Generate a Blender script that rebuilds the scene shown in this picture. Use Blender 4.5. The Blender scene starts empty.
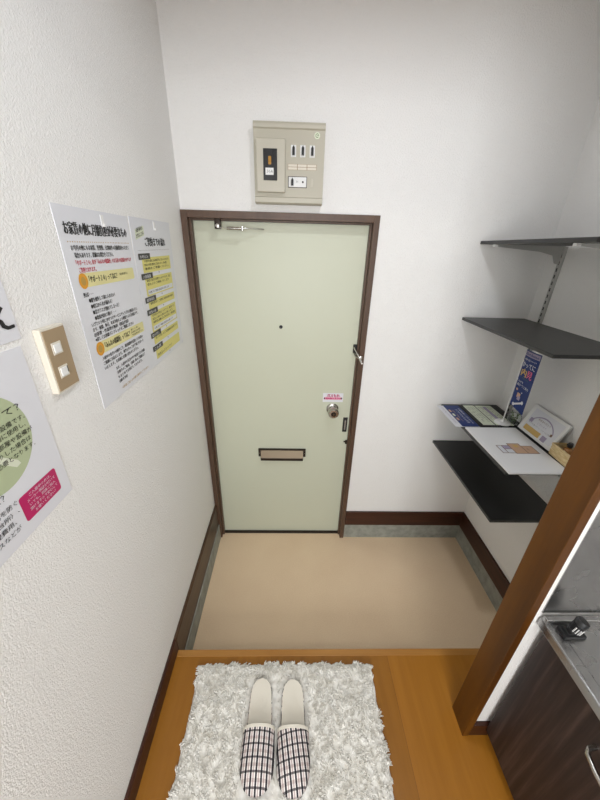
import bpy, bmesh, math, random
from mathutils import Vector, Matrix
random.seed(7)
S = bpy.context.scene
C = S.collection
PI = math.pi

# ------------------------------------------------------------------ materials
def mat(name, col, rough=0.5, metal=0.0, spec=0.5, trans=0.0, ior=1.45, coat=0.0, alpha=1.0, sheen=0.0):
    m = bpy.data.materials.new(name); m.use_nodes = True
    b = m.node_tree.nodes['Principled BSDF']
    b.inputs['Base Color'].default_value = (*col, 1)
    b.inputs['Roughness'].default_value = rough
    b.inputs['Metallic'].default_value = metal
    b.inputs['Specular IOR Level'].default_value = spec
    b.inputs['Transmission Weight'].default_value = trans
    b.inputs['IOR'].default_value = ior
    b.inputs['Coat Weight'].default_value = coat
    b.inputs['Alpha'].default_value = alpha
    return m
def srgb(r, g, b):
    f = lambda c: (c/255/12.92) if c/255 <= .04045 else ((c/255+.055)/1.055)**2.4
    return (f(r), f(g), f(b))
def N(m, t, **kw):
    n = m.node_tree.nodes.new(t)
    for k, v in kw.items(): setattr(n, k, v)
    return n
def L(m, a, b): m.node_tree.links.new(a, b)
def bsdf(m): return m.node_tree.nodes['Principled BSDF']
def coords(m, scale=(1, 1, 1), rot=(0, 0, 0)):
    g = N(m, 'ShaderNodeNewGeometry'); mp = N(m, 'ShaderNodeMapping')
    mp.inputs['Scale'].default_value = scale; mp.inputs['Rotation'].default_value = rot
    L(m, g.outputs['Position'], mp.inputs['Vector']); return mp.outputs['Vector']
def noise(m, vec, scale, detail=3, rough=.5):
    n = N(m, 'ShaderNodeTexNoise'); n.inputs['Scale'].default_value = scale
    n.inputs['Detail'].default_value = detail; n.inputs['Roughness'].default_value = rough
    L(m, vec, n.inputs['Vector']); return n.outputs['Fac']
def ramp(m, fac, stops):
    r = N(m, 'ShaderNodeValToRGB'); e = r.color_ramp.elements
    while len(e) < len(stops): e.new(.5)
    for i, (p, c) in enumerate(stops): e[i].position = p; e[i].color = (*c, 1)
    L(m, fac, r.inputs['Fac']); return r.outputs['Color']
def bump(m, h, strength, dist):
    b = N(m, 'ShaderNodeBump'); b.inputs['Strength'].default_value = strength
    b.inputs['Distance'].default_value = dist
    L(m, h, b.inputs['Height']); L(m, b.outputs['Normal'], bsdf(m).inputs['Normal'])

WALL = mat('wallpaper', srgb(243, 242, 239), .62, spec=.3)
v = coords(WALL)
wa = noise(WALL, v, 400, 2, .55); wb_ = noise(WALL, v, 190, 1, .5)
ad = N(WALL, 'ShaderNodeMath', operation='ADD'); L(WALL, wa, ad.inputs[0]); L(WALL, wb_, ad.inputs[1])
bump(WALL, ad.outputs[0], .85, .0017)

CEIL = mat('ceiling_paper', srgb(235, 234, 232), .8)
bump(CEIL, noise(CEIL, coords(CEIL), 160), .3, .001)

def wood(name, c1, c2, grain=(40, 3, 40), rough=.4, sc=1.0, coat=0.0):
    m = mat(name, c1, rough, coat=coat)
    f = noise(m, coords(m, grain), sc, 5, .6)
    L(m, ramp(m, f, [(.3, c1), (.7, c2)]), bsdf(m).inputs['Base Color'])
    bump(m, f, .12, .0006)
    return m
# flooring: planks running in depth
FLOOR = mat('oak_flooring', srgb(178, 116, 44), .36)
vf = coords(FLOOR, (30, 2.2, 30))
f1 = noise(FLOOR, vf, 1.0, 6, .62)
base = ramp(FLOOR, f1, [(.25, srgb(140, 90, 22)), (.75, srgb(160, 106, 34))])
sx = N(FLOOR, 'ShaderNodeSeparateXYZ'); L(FLOOR, coords(FLOOR), sx.inputs[0])
def frac_line(x, period, off, width):
    a = N(FLOOR, 'ShaderNodeMath', operation='ADD'); a.inputs[1].default_value = off; L(FLOOR, x, a.inputs[0])
    d = N(FLOOR, 'ShaderNodeMath', operation='DIVIDE'); d.inputs[1].default_value = period; L(FLOOR, a.outputs[0], d.inputs[0])
    fr = N(FLOOR, 'ShaderNodeMath', operation='FRACT'); L(FLOOR, d.outputs[0], fr.inputs[0])
    l = N(FLOOR, 'ShaderNodeMath', operation='LESS_THAN'); l.inputs[1].default_value = width/period; L(FLOOR, fr.outputs[0], l.inputs[0])
    fl = N(FLOOR, 'ShaderNodeMath', operation='FLOOR'); L(FLOOR, d.outputs[0], fl.inputs[0])
    return l.outputs[0], fl.outputs[0]
line, pid = frac_line(sx.outputs[0], .455, 0.080, .0016)
wn = N(FLOOR, 'ShaderNodeTexWhiteNoise', noise_dimensions='1D'); L(FLOOR, pid, wn.inputs['W'])
hv = N(FLOOR, 'ShaderNodeHueSaturation')
mr = N(FLOOR, 'ShaderNodeMapRange'); mr.inputs[3].default_value = .88; mr.inputs[4].default_value = 1.1
L(FLOOR, wn.outputs['Value'], mr.inputs[0]); L(FLOOR, mr.outputs[0], hv.inputs['Value']); L(FLOOR, base, hv.inputs['Color'])
mm = N(FLOOR, 'ShaderNodeMixRGB'); mm.inputs['Color2'].default_value = (*srgb(120, 74, 24), 1)
L(FLOOR, line, mm.inputs['Fac']); L(FLOOR, hv.outputs['Color'], mm.inputs['Color1']); L(FLOOR, mm.outputs['Color'], bsdf(FLOOR).inputs['Base Color'])
bump(FLOOR, f1, .06, .0005)
NOSE = wood('nosing_wood', srgb(160, 110, 50), srgb(176, 126, 64), (3, 40, 40), .35)
POST = wood('stained_timber', srgb(70, 38, 4), srgb(104, 62, 10), (18, 18, 1.3), .42)
SKIRT = wood('dark_skirting', srgb(48, 24, 15), srgb(72, 36, 20), (3, 3, 50), .4)
SKIRTL = wood('left_skirting', srgb(60, 42, 28), srgb(84, 60, 40), (3, 3, 50), .4)
CAB = mat('dark_laminate', srgb(52, 40, 36), .5)
fc = noise(CAB, coords(CAB, (55, 55, 2.0)), 1.0, 5, .65)
L(CAB, ramp(CAB, fc, [(.32, srgb(28, 18, 15)), (.5, srgb(46, 33, 29)), (.72, srgb(78, 62, 56))]), bsdf(CAB).inputs['Base Color'])
TILE = mat('entry_floor_vinyl', srgb(205, 176, 150), .5)
vt = coords(TILE)
t1 = noise(TILE, vt, 260, 2, .6); t2 = noise(TILE, vt, 5, 3, .5)
mxt = N(TILE, 'ShaderNodeMixRGB'); mxt.inputs['Fac'].default_value = .35
L(TILE, ramp(TILE, t1, [(.35, srgb(222, 194, 160)), (.65, srgb(240, 216, 184))]), mxt.inputs['Color1'])
L(TILE, ramp(TILE, t2, [(.3, srgb(226, 198, 164)), (.7, srgb(238, 214, 180))]), mxt.inputs['Color2'])
L(TILE, mxt.outputs['Color'], bsdf(TILE).inputs['Base Color'])
bump(TILE, t1, .15, .0005)
CONC = mat('grey_kerb', srgb(150, 152, 144), .8)
k1 = noise(CONC, coords(CONC), 22, 4, .6)
L(CONC, ramp(CONC, k1, [(.3, srgb(134, 137, 128)), (.7, srgb(166, 167, 158))]), bsdf(CONC).inputs['Base Color'])
DOOR = mat('door_paint', srgb(204, 207, 186), .42)
bump(DOOR, noise(DOOR, coords(DOOR), 14, 2), .08, .002)
FRAME = wood('door_frame_steel', srgb(80, 60, 47), srgb(96, 73, 57), (30, 30, 2), .4)
BRONZE = mat('bronze_metal', srgb(112, 97, 76), .4, .4)
DBRONZE = mat('dark_bronze', srgb(52, 42, 34), .4, .4)
CHROME = mat('chrome', (.75, .74, .72), .2, 1)
SATIN = mat('satin_nickel', (.5, .48, .44), .26, 1)
BLACK = mat('black_plastic', (.012, .012, .013), .35)
BLACKM = mat('black_matte', (.02, .02, .02), .6)
SHELF = mat('black_melamine', (.018, .018, .017), .34, spec=.6)
bump(SHELF, noise(SHELF, coords(SHELF), 350, 2), .12, .0004)
RAIL = mat('zinc_rail', (.5, .5, .48), .4, .85)
PLAST = mat('beige_plastic', srgb(190, 185, 168), .4)
PLAST2 = mat('beige_plastic_cover', srgb(198, 193, 177), .38)
CREAM = mat('cream_plastic', srgb(226, 219, 204), .35)
SWB = mat('brown_plate', srgb(164, 142, 112), .42)
WHITE = mat('white_plastic', srgb(238, 238, 236), .4)
GOLD = mat('amber_toggle', srgb(190, 140, 60), .35)
PAPER = mat('poster_paper', srgb(226, 227, 232), .28, spec=.5)
BOARDW = mat('white_board', srgb(240, 240, 240), .4)
INK = mat('black_ink', (.012, .012, .015), .5)
GINK = mat('grey_ink', srgb(120, 120, 120), .5)
RED = mat('red_ink', srgb(205, 40, 70), .5)
OCHRE = mat('ochre_ink', srgb(190, 150, 70), .5)
YEL = mat('yellow_print', srgb(230, 222, 160), .45)
YEL2 = mat('bright_yellow_print', srgb(226, 217, 128), .45)
ORANGE = mat('orange_print', srgb(226, 158, 40), .45)
DGREY = mat('charcoal_print', srgb(62, 60, 58), .45)
GREEN = mat('sage_print', srgb(184, 195, 158), .45)
PGREEN = mat('pale_green_print', srgb(222, 228, 205), .45)
MAG = mat('magenta_print', srgb(190, 30, 98), .4)
PINK = mat('pink_print', srgb(230, 110, 150), .45)
PINKL = mat('light_pink_print', srgb(238, 165, 190), .45)
BLUE = mat('blue_print', srgb(15, 46, 112), .45)
TAN = mat('tan_print', srgb(205, 168, 140), .5)
BROWNL = mat('plan_lines', srgb(140, 115, 100), .5)
SAND = mat('sand_print', srgb(212, 178, 105), .5)
LAV = mat('lavender_print', srgb(170, 160, 185), .5)
STEEL = mat('stainless_steel', (.42, .42, .42), .24, 1)
b1 = noise(STEEL, coords(STEEL, (11, 11, 11)), 1.0, 3, .5)
rr = N(STEEL, 'ShaderNodeMapRange'); rr.inputs[3].default_value = .14; rr.inputs[4].default_value = .42
L(STEEL, b1, rr.inputs[0]); L(STEEL, rr.outputs[0], bsdf(STEEL).inputs['Roughness'])
GLASS = mat('clear_glass', (.93, .97, .95), .03, trans=1, ior=1.45)
LEAFM = mat('leaf_green', srgb(90, 120, 60), .5)
GRAVEL = mat('pale_gravel', srgb(170, 165, 140), .7)
BAMBOO = mat('bamboo', srgb(226, 200, 150), .5)
bb = noise(BAMBOO, coords(BAMBOO, (40, 40, 260)), 1.0, 3, .5)
L(BAMBOO, ramp(BAMBOO, bb, [(.3, srgb(205, 175, 120)), (.7, srgb(238, 218, 172))]), bsdf(BAMBOO).inputs['Base Color'])
AMBER = mat('amber_liquid_bottle', srgb(150, 100, 50), .15, coat=.4)
INSOLE = mat('slipper_linen', srgb(232, 226, 212), .85)
bump(INSOLE, noise(INSOLE, coords(INSOLE), 900, 2), .3, .0004)
SOLE = mat('slipper_sole', srgb(120, 110, 98), .8)
PILE = mat('shag_pile', srgb(226, 222, 212), .9)
pc = noise(PILE, coords(PILE), 45, 3, .6)
L(PILE, ramp(PILE, pc, [(.3, srgb(222, 218, 208)), (.65, srgb(242, 240, 234))]), bsdf(PILE).inputs['Base Color'])

def check_mat(name, rot):
    m = mat(name, (.8, .8, .8), .85)
    uv = N(m, 'ShaderNodeTexCoord'); mp = N(m, 'ShaderNodeMapping'); mp.inputs['Rotation'].default_value = (0, 0, rot)
    L(m, uv.outputs['Object'], mp.inputs['Vector'])
    s = N(m, 'ShaderNodeSeparateXYZ'); L(m, mp.outputs[0], s.inputs[0])
    def band(o, period, off, lo, hi):
        a = N(m, 'ShaderNodeMath', operation='MULTIPLY_ADD'); a.inputs[1].default_value = 1/period; a.inputs[2].default_value = off
        L(m, o, a.inputs[0]); fr = N(m, 'ShaderNodeMath', operation='FRACT'); L(m, a.outputs[0], fr.inputs[0])
        g = N(m, 'ShaderNodeMath', operation='GREATER_THAN'); g.inputs[1].default_value = lo; L(m, fr.outputs[0], g.inputs[0])
        l = N(m, 'ShaderNodeMath', operation='LESS_THAN'); l.inputs[1].default_value = hi; L(m, fr.outputs[0], l.inputs[0])
        k = N(m, 'ShaderNodeMath', operation='MULTIPLY'); L(m, g.outputs[0], k.inputs[0]); L(m, l.outputs[0], k.inputs[1]); return k.outputs[0]
    col = None
    def layer(prev, fac, c, strength):
        x = N(m, 'ShaderNodeMixRGB', blend_type='MULTIPLY')
        k = N(m, 'ShaderNodeMath', operation='MULTIPLY'); k.inputs[1].default_value = strength; L(m, fac, k.inputs[0])
        L(m, k.outputs[0], x.inputs['Fac'])
        if prev is None: x.inputs['Color1'].default_value = (*srgb(240, 234, 230), 1)
        else: L(m, prev, x.inputs['Color1'])
        x.inputs['Color2'].default_value = (*c, 1); return x.outputs['Color']
    X, Y = s.outputs[0], s.outputs[1]
    col = layer(None, band(X, .0155, .1, .56, .84), srgb(165, 135, 132), .6)
    col = layer(col, band(Y, .028, .15, .5, .74), srgb(175, 150, 148), .4)
    col = layer(col, band(X, .0155, .1, .04, .40), srgb(30, 26, 42), .97)
    col = layer(col, band(Y, .028, .15, .08, .24), srgb(36, 30, 48), .8)
    L(m, col, bsdf(m).inputs['Base Color']); return m
CHECKA = check_mat('gingham_straight', 0.03)
CHECKB = check_mat('gingham_slanted', -0.16)

# ------------------------------------------------------------------ mesh collecting
class MB:
    def __init__(self): self.v = []; self.f = []; self.m = []; self.mats = []; self.s = []
    def mi(self, m):
        if m not in self.mats: self.mats.append(m)
        return self.mats.index(m)
    def add(self, vs, fs, m, smooth=False):
        o = len(self.v); self.v += [tuple(x) for x in vs]; k = self.mi(m)
        for f in fs: self.f.append([i+o for i in f]); self.m.append(k); self.s.append(smooth)
        return self
    def bm(self, b, m, smooth=False, M=None):
        b.verts.ensure_lookup_table(); b.verts.index_update()
        vs = [(M @ v.co if M else v.co.copy()) for v in b.verts]
        self.add([tuple(x) for x in vs], [[v.index for v in f.verts] for f in b.faces], m, smooth); b.free(); return self
    def box(self, a, b, m, bev=0, seg=2, M=None):
        bb_ = bmesh.new(); bmesh.ops.create_cube(bb_, size=1)
        for v in bb_.verts:
            v.co = Vector([(a[i]+b[i])/2 + v.co[i]*abs(b[i]-a[i]) for i in range(3)])
        if bev: bmesh.ops.bevel(bb_, geom=list(bb_.edges), offset=bev, segments=seg, affect='EDGES', profile=.5)
        return self.bm(bb_, m, False, M)
    def tube(self, pts, r, m, seg=12, cap=True):
        pts = [Vector(p) for p in pts]; rs = r if isinstance(r, (list, tuple)) else [r]*len(pts)
        vs = []; fs = []; prev = None
        for i, p in enumerate(pts):
            t = (pts[min(i+1, len(pts)-1)] - pts[max(i-1, 0)]).normalized()
            if prev is None:
                n = t.orthogonal().normalized()
            else:
                n = (prev - t*prev.dot(t)).normalized()
            prev = n; b = t.cross(n)
            for k in range(seg):
                a = 2*PI*k/seg; vs.append(p + (n*math.cos(a)+b*math.sin(a))*rs[i])
        for i in range(len(pts)-1):
            for k in range(seg):
                fs.append([i*seg+k, i*seg+(k+1) % seg, (i+1)*seg+(k+1) % seg, (i+1)*seg+k])
        if cap: fs.append(list(range(seg))[::-1]); fs.append([(len(pts)-1)*seg+k for k in range(seg)])
        return self.add(vs, fs, m, True)
    def lathe(self, prof, m, M=None, seg=32):
        # prof: list of (r, h) round +Z, M places it
        vs = []; fs = []
        for r, h in prof:
            for k in range(seg):
                a = 2*PI*k/seg; vs.append(Vector((r*math.cos(a), r*math.sin(a), h)))
        for i in range(len(prof)-1):
            for k in range(seg):
                fs.append([i*seg+k, i*seg+(k+1) % seg, (i+1)*seg+(k+1) % seg, (i+1)*seg+k])
        if prof[0][0] > 1e-5: fs.append(list(range(seg))[::-1])
        if prof[-1][0] > 1e-5: fs.append([(len(prof)-1)*seg+k for k in range(seg)])
        if M: vs = [M @ v for v in vs]
        return self.add(vs, fs, m, True)
    def prism(self, poly, f0, f1, m):
        # poly: list of 2-D points, f0/f1 map (u,v)->3-D for the two faces
        n = len(poly); vs = [f0(*p) for p in poly]+[f1(*p) for p in poly]
        fs = [list(range(n))[::-1], [n+i for i in range(n)]]+[[i, (i+1) % n, n+(i+1) % n, n+i] for i in range(n)]
        return self.add(vs, fs, m)
    def build(self, name, parent=None, loc=None, rz=0):
        me = bpy.data.meshes.new(name)
        o = bpy.data.objects.new(name, me); C.objects.link(o)
        if parent is not None:
            base = parent.matrix_world.inverted() if parent.get('_mw') is None else parent.matrix_world.inverted()
            ctr = Vector([sum(c)/2 for c in zip([min(v[i] for v in self.v) for i in range(3)], [max(v[i] for v in self.v) for i in range(3)])])
            o.parent = parent; o.location = ctr - origin[parent.name]; org = ctr
        else:
            org = Vector(loc) if loc is not None else Vector([(min(v[0] for v in self.v)+max(v[0] for v in self.v))/2, (min(v[1] for v in self.v)+max(v[1] for v in self.v))/2, min(v[2] for v in self.v)])
            o.location = org
        origin[o.name] = org
        me.from_pydata([tuple(Vector(v)-org) for v in self.v], [], self.f)
        for m in self.mats: me.materials.append(m)
        me.polygons.foreach_set('material_index', self.m)
        me.polygons.foreach_set('use_smooth', self.s)
        me.update()
        b = bmesh.new(); b.from_mesh(me); bmesh.ops.recalc_face_normals(b, faces=b.faces) if not self.__dict__.get('keep') else None; b.to_mesh(me); b.free()
        if any(self.s):
            try: me.set_sharp_from_angle(angle=math.radians(38))
            except Exception: pass
        return o
origin = {}
def thing(name, loc, label, cat, group=None):
    o = bpy.data.objects.new(name, None); C.objects.link(o); o.location = loc; o.empty_display_size = .05
    origin[o.name] = Vector(loc); return tag(o, label, cat, group)
def tag(o, label, cat=None, group=None, kind=None):
    if label: o['label'] = label
    if cat: o['category'] = cat
    if group: o['group'] = group
    if kind: o['kind'] = kind
    return o
def struct(name, mb, label=None, loc=None):
    o = mb.build(name, loc=loc); o['kind'] = 'structure'
    if label: o['label'] = label
    return o

# flat sheet frames: origin, u, v directions; n = u x v points at the viewer
class Sheet:
    def __init__(self, o, u, v):
        self.o = Vector(o); self.u = Vector(u).normalized(); self.vv = Vector(v).normalized(); self.n = self.u.cross(self.vv)
    def p(self, a, b, h=0): return self.o + self.u*a + self.vv*b + self.n*h
    def rect(self, mb, a0, b0, a1, b1, m, h=.0006, r=0):
        if r:
            pts = []
            for cx_, cy_, s in ((a1-r, b1-r, 0), (a0+r, b1-r, 1), (a0+r, b0+r, 2), (a1-r, b0+r, 3)):
                for k in range(6):
                    t = PI/2*(s+k/5); pts.append((cx_+r*math.cos(t), cy_+r*math.sin(t)))
        else: pts = [(a0, b0), (a1, b0), (a1, b1), (a0, b1)]
        return self.poly(mb, pts, m, h)
    def poly(self, mb, pts, m, h=.0006):
        mb.keep = True
        return mb.add([self.p(a, b, h) for a, b in pts], [list(range(len(pts)))], m)
    def disc(self, mb, a, b, r, m, h=.0006, seg=40, clip=None):
        pts = [(a+r*math.cos(2*PI*k/seg), b+r*math.sin(2*PI*k/seg)) for k in range(seg)]
        if clip: pts = [(max(x, clip), y) for x, y in pts]
        return self.poly(mb, pts, m, h)
    def box(self, mb, a0, b0, a1, b1, h0, h1, m, bev=0):
        M = Matrix((( *self.u, self.o.x), )).copy() if False else Matrix(((self.u.x, self.vv.x, self.n.x, self.o.x), (self.u.y, self.vv.y, self.n.y, self.o.y), (self.u.z, self.vv.z, self.n.z, self.o.z), (0, 0, 0, 1)))
        return mb.box((a0, b0, h0), (a1, b1, h1), m, bev, M=M)
    def text(self, mb, s, a, b, h, m, w=None, off=.0009, align='L', rot=0, bold=0):
        # baseline-left at (a,b); h = character height; w = full width if it must fit
        cu = bpy.data.curves.new('tmp', 'FONT'); cu.body = s; cu.size = 1; cu.resolution_u = 1
        ob = bpy.data.objects.new('tmp', cu); C.objects.link(ob)
        me = bpy.data.meshes.new_from_object(ob.evaluated_get(bpy.context.evaluated_depsgraph_get()))
        C.objects.unlink(ob); bpy.data.objects.remove(ob); bpy.data.curves.remove(cu)
        if not len(me.vertices): return self
        x0 = min(v.co.x for v in me.vertices); x1 = max(v.co.x for v in me.vertices)
        y0 = min(v.co.y for v in me.vertices); y1 = max(v.co.y for v in me.vertices)
        sy = h/(y1-y0); sx_ = (w/(x1-x0)) if w else sy
        W_ = (x1-x0)*sx_
        da = {'L': 0, 'C': -W_/2, 'R': -W_}[align]
        vs = []
        cr, sr = math.cos(rot), math.sin(rot)
        for v in me.vertices:
            x = (v.co.x-x0)*sx_+da; y = (v.co.y-y0)*sy
            vs.append(self.p(a+x*cr-y*sr, b+x*sr+y*cr, off))
        fs = []
        for f in me.polygons:
            ff = list(f.vertices)
            fs.append(ff if f.normal.z > 0 else ff[::-1])
        mb.keep = True
        mb.add(vs, fs, m); bpy.data.meshes.remove(me)
        if bold:
            for q in (1, 2):
                d = self.p(a+bold*h*q*1.6, b, off+.00005*q)-self.p(a, b, off)
                mb.add([v+d for v in vs], fs, m)
        return self

# ------------------------------------------------------------------ dimensions
W = 1.4957; H = .188; ZC = 2.42; YS = -.717; YB = -3.0; XR = 2.15
YP0, YP1 = -.897, -.966          # partition
# ------------------------------------------------------------------ shell
def slab(a, b, m, bev=0): return MB().box(a, b, m, bev)
struct('wall_left', slab((-.1, YB-.1, 0), (0, .15, ZC), WALL))
mb = MB(); mb.box((0, 0, 1.7523), (W, .15, ZC), WALL); mb.box((.7765, 0, 0), (W, .15, 1.7523), WALL)
struct('wall_front', mb)
struct('wall_right', slab((W, YP0, 0), (W+.1, .15, ZC), WALL))
mb = MB(); mb.box((1.0415, -.958, H), (XR, YP0, ZC), WALL)
struct('wall_partition', mb)
struct('wall_back', slab((0, YB-.1, 0), (XR, YB, ZC), WALL))
mb = MB()
for a, b in (((.04, YB, .87), (.07, YB+.03, 2.03)), ((.93, YB, .87), (.96, YB+.03, 2.03)), ((.485, YB, .90), (.515, YB+.03, 2.0)), ((.07, YB, .87), (.93, YB+.03, .90)), ((.07, YB, 2.0), (.93, YB+.03, 2.03))): mb.box(a, b, SATIN, .002)
struct('added_window_1', mb)  # added frame without an opening, only there to go with the fill light
struct('wall_kitchen', slab((XR, YB-.1, 0), (XR+.1, YP0, ZC), WALL))
struct('ceiling', slab((-.1, YB-.1, ZC), (XR+.1, .15, ZC+.08), CEIL))
struct('floor', slab((0, YB, H-.03), (XR, YS-.022, H), FLOOR))
mb = MB(); mb.box((0.008, YS-.024, H-.034), (W, YS, H+.0012), NOSE, .002)
struct('trim_1', mb, 'light oak nosing along the raised floor step')
mb = MB(); mb.box((0, YB, 0), (XR, YS-.018, H-.03), SKIRT)
struct('wall_step', mb)
struct('floor_entry', slab((0, YS-.02, -.06), (W, .15, 0), TILE))
# lintel beam over the opening
mb = MB(); mb.box((0, -.966, 2.06), (1.05, -.897, ZC), POST, .002)
struct('trim_2', mb, 'timber beam over the opening')
# post
mb = MB(); mb.box((1.0205, -.972, H), (1.0415, YP0+.0, 2.06), POST, .0015)
struct('trim_3', mb, 'orange brown stained timber post at the end of the partition')
# skirting
mb = MB()
prof = [(0, .110), (.012, .110), (.012, .2555), (.008, .2612), (0, .2612)]
mb.prism(prof, lambda u, v: (u, -.0005, v), lambda u, v: (u, YS+.0005, v), SKIRTL)
struct('baseboard_left', mb)
mb = MB(); mb.prism([(0, H), (.010, H), (.010, .2555), (.006, .2612), (0, .2612)], lambda u, v: (u, YS-.001, v), lambda u, v: (u, YB, v), SKIRT)
struct('baseboard_left_upper', mb)
mb = MB(); mb.box((.7775, -.012, .1107), (W-.0005, 0, .2127), SKIRT, .0015); struct('baseboard_front', mb)
mb = MB(); mb.box((W-.012, YP0, .1107), (W, -.0125, .2127), SKIRT, .0015); struct('baseboard_right', mb)
mb = MB(); mb.box((.7775, -.005, 0), (W, 0, .1105), CONC); struct('trim_4', mb, 'grey kerb under the skirting beside the door')
mb = MB(); mb.box((W-.006, YP0, 0), (W, -.0055, .1105), CONC); struct('trim_5', mb, 'grey kerb along the right side of the entry')
mb = MB(); mb.box((0, YS, 0), (.016, -.013, .1095), CONC); struct('trim_6', mb, 'grey kerb along the left side of the entry')
mb = MB(); mb.box((1.0417, -.9705, H), (1.105, -.958, .254), SKIRT, .001); struct('baseboard_partition', mb)

# ------------------------------------------------------------------ entrance door
door = bpy.data.objects.new('door_1', None); C.objects.link(door); door.location = (.39, .0405, .02); origin['door_1'] = Vector((.39, .0405, .02))
door['kind'] = 'structure'; door['label'] = 'pale green steel entrance door in a brown frame'
mb = MB(); mb.box((.024, .0405, .0055), (.757, .08, 1.722), DOOR, .0015); mb.build('door_leaf', door)
mb = MB()
fy0, fy1 = -.012, .09
mb.box((.0005, fy0, 0), (.0245, fy1, 1.7523), FRAME, .0012)
mb.box((.753, fy0, 0), (.7765, fy1, 1.7523), FRAME, .0012)
mb.box((.0245, fy0, 1.7265), (.753, fy1, 1.7523), FRAME, .0012)
mb.box((.0245, .012, .0), (.034, .036, 1.7265), FRAME, .001)
mb.box((.7455, .014, .0), (.753, .036, 1.7265), FRAME, .001)
mb.box((.034, .014, 1.7195), (.7455, .036, 1.7265), FRAME, .001)
mb.box((.0245, .022, 0), (.753, fy1, .005), DBRONZE, .001)
mb.build('door_frame', door)
# peephole
mb = MB(); R_ = Matrix.Rotation(PI/2, 4, 'X')
def facing(x, y, z): return Matrix.Translation((x, y, z)) @ R_     # local +Z -> -Y
mb.lathe([(.0, -.002), (.008, -.002), (.008, .003), (.0055, .0045), (.0055, .002), (0, .0015)], BLACK, facing(.386, .0405, 1.299), 24)
mb.build('peephole', door)
# knob
mb = MB()
mb.lathe([(.0, 0), (.031, 0), (.031, .004), (.027, .008), (.019, .010), (.019, .022), (.0225, .026), (.0265, .034), (.0275, .048), (.026, .060), (.0215, .065), (.012, .0655), (0, .0655)], SATIN, facing(.653, .0405, .880), 40)
kn = mb.build('door_knob', door)
mb = MB(); mb.lathe([(0, 0), (.013, 0), (.0135, .0008), (.012, .0022), (0, .0024)], DBRONZE, facing(.653, -.0252, .880), 28); mb.box((.6522, -.0282, .875), (.6538, -.0272, .885), SATIN)
mb.build('key_cylinder', kn)
# mail slot
mb = MB()
mb.box((.262, .0375, .577), (.522, .041, .629), DBRONZE, .001)
mb.box((.262, .028, .622), (.522, .038, .629), DBRONZE, .001)
for x in (.262, .510): mb.box((x, .030, .580), (x+.012, .038, .6215), DBRONZE, .001)
for x in (.268, .516): mb.lathe([(0, 0), (.0025, 0), (.0015, .0012), (0, .0014)], SATIN, facing(x, .030, .602), 10)
ms = mb.build('mail_slot', door)
mb = MB()
mb.prism([(.0360, .6205), (.0335, .6205), (.0160, .5800), (.0185, .5690), (.0365, .5690)], lambda u, v: (.2750, u, v), lambda u, v: (.5085, u, v), BRONZE)
mb.prism([(.0155, .5800), (.0140, .5780), (.0140, .5640), (.0165, .5625), (.0365, .5625), (.0365, .5685), (.0185, .5685)], lambda u, v: (.2750, u, v), lambda u, v: (.5085, u, v), DBRONZE)
mb.build('flap', ms)
# flush pull
mb = MB()
mb.box((.7145, .0365, .742), (.7385, .041, .829), BLACKM, .002); mb.box((.7235, .0345, .755), (.7305, .037, .812), RAIL, .001)
mb.build('latch_plate', door)
mb = MB(); mb.box((.736, .030, .668), (.752, .041, .690), DBRONZE, .002); mb.box((.728, .033, .677), (.738, .039, .684), DBRONZE, .001); mb.build('latch_bolt', door)
# warning sticker
sh = Sheet((.600, .0403, .918), (1, 0, 0), (0, 0, 1))
mb = MB(); sh.rect(mb, 0, 0, .104, .050, PAPER, .0002)
sh.rect(mb, .006, .013, .098, .028, PINKL, .0005, .004)
sh.text(mb, 'ガスもれ', .020, .029, .016, MAG, .064, .0007, bold=.06)
sh.text(mb, '火の用心ください', .016, .0150, .011, MAG, .072, .0008, bold=.05)
sh.disc(mb, .009, .0205, .0045, DGREY, .0009, 16); sh.disc(mb, .095, .0205, .0045, DGREY, .0009, 16)
st = mb.build('warning_sticker', door); st['label'] = 'small white sticker with pink lettering above the knob'
# door guard bar
mb = MB()
mb.box((.7295, .026, 1.182), (.7455, .0405, 1.224), BLACKM, .002)
mb.box((.7535, -.020, 1.160), (.7665, -.0125, 1.184), SATIN, .0015)
mb.tube([(.731, .020, 1.213), (.737, .002, 1.203), (.750, -.026, 1.180), (.764, -.040, 1.152)], .0036, CHROME, 10)
mb.tube([(.731, .036, 1.190), (.738, .008, 1.176), (.760, -.014, 1.166)], .003, SATIN, 10)
mb.build('door_guard', door)
# closer arms
mb = MB()
mb.box((.128, -.011, 1.690), (.151, .013, 1.7275), DBRONZE, .002)
mb.lathe([(0, 0), (.008, 0), (.007, .003), (0, .004)], SATIN, facing(.1395, -.011, 1.701), 16)
dc = mb.build('door_closer', door)
mb = MB()
mb.box((0, -.006, -.0015), (.105, .006, .0015), CHROME, .001, M=Matrix.Translation((.140, -.006, 1.6935)) @ Matrix.Rotation(-.10, 4, 'Z'))
mb.box((0, -.006, -.0015), (.060, .006, .0015), BRONZE, .001, M=Matrix.Translation((.176, -.009, 1.6965)) @ Matrix.Rotation(-.03, 4, 'Z'))
mb.box((0, -.006, -.0015), (.060, .006, .0015), BRONZE, .001, M=Matrix.Translation((.176, -.013, 1.6895)) @ Matrix.Rotation(-.03, 4, 'Z'))
mb.tube([(.238, -.018, 1.686), (.238, -.018, 1.700)], .006, CHROME, 12)
mb.box((0, -.005, -.0015), (.09, .005, .0015), CHROME, .001, M=Matrix.Translation((.238, -.014, 1.694)) @ Matrix.Rotation(.5, 4, 'Z'))
mb.build('closer_arm', dc)

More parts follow.
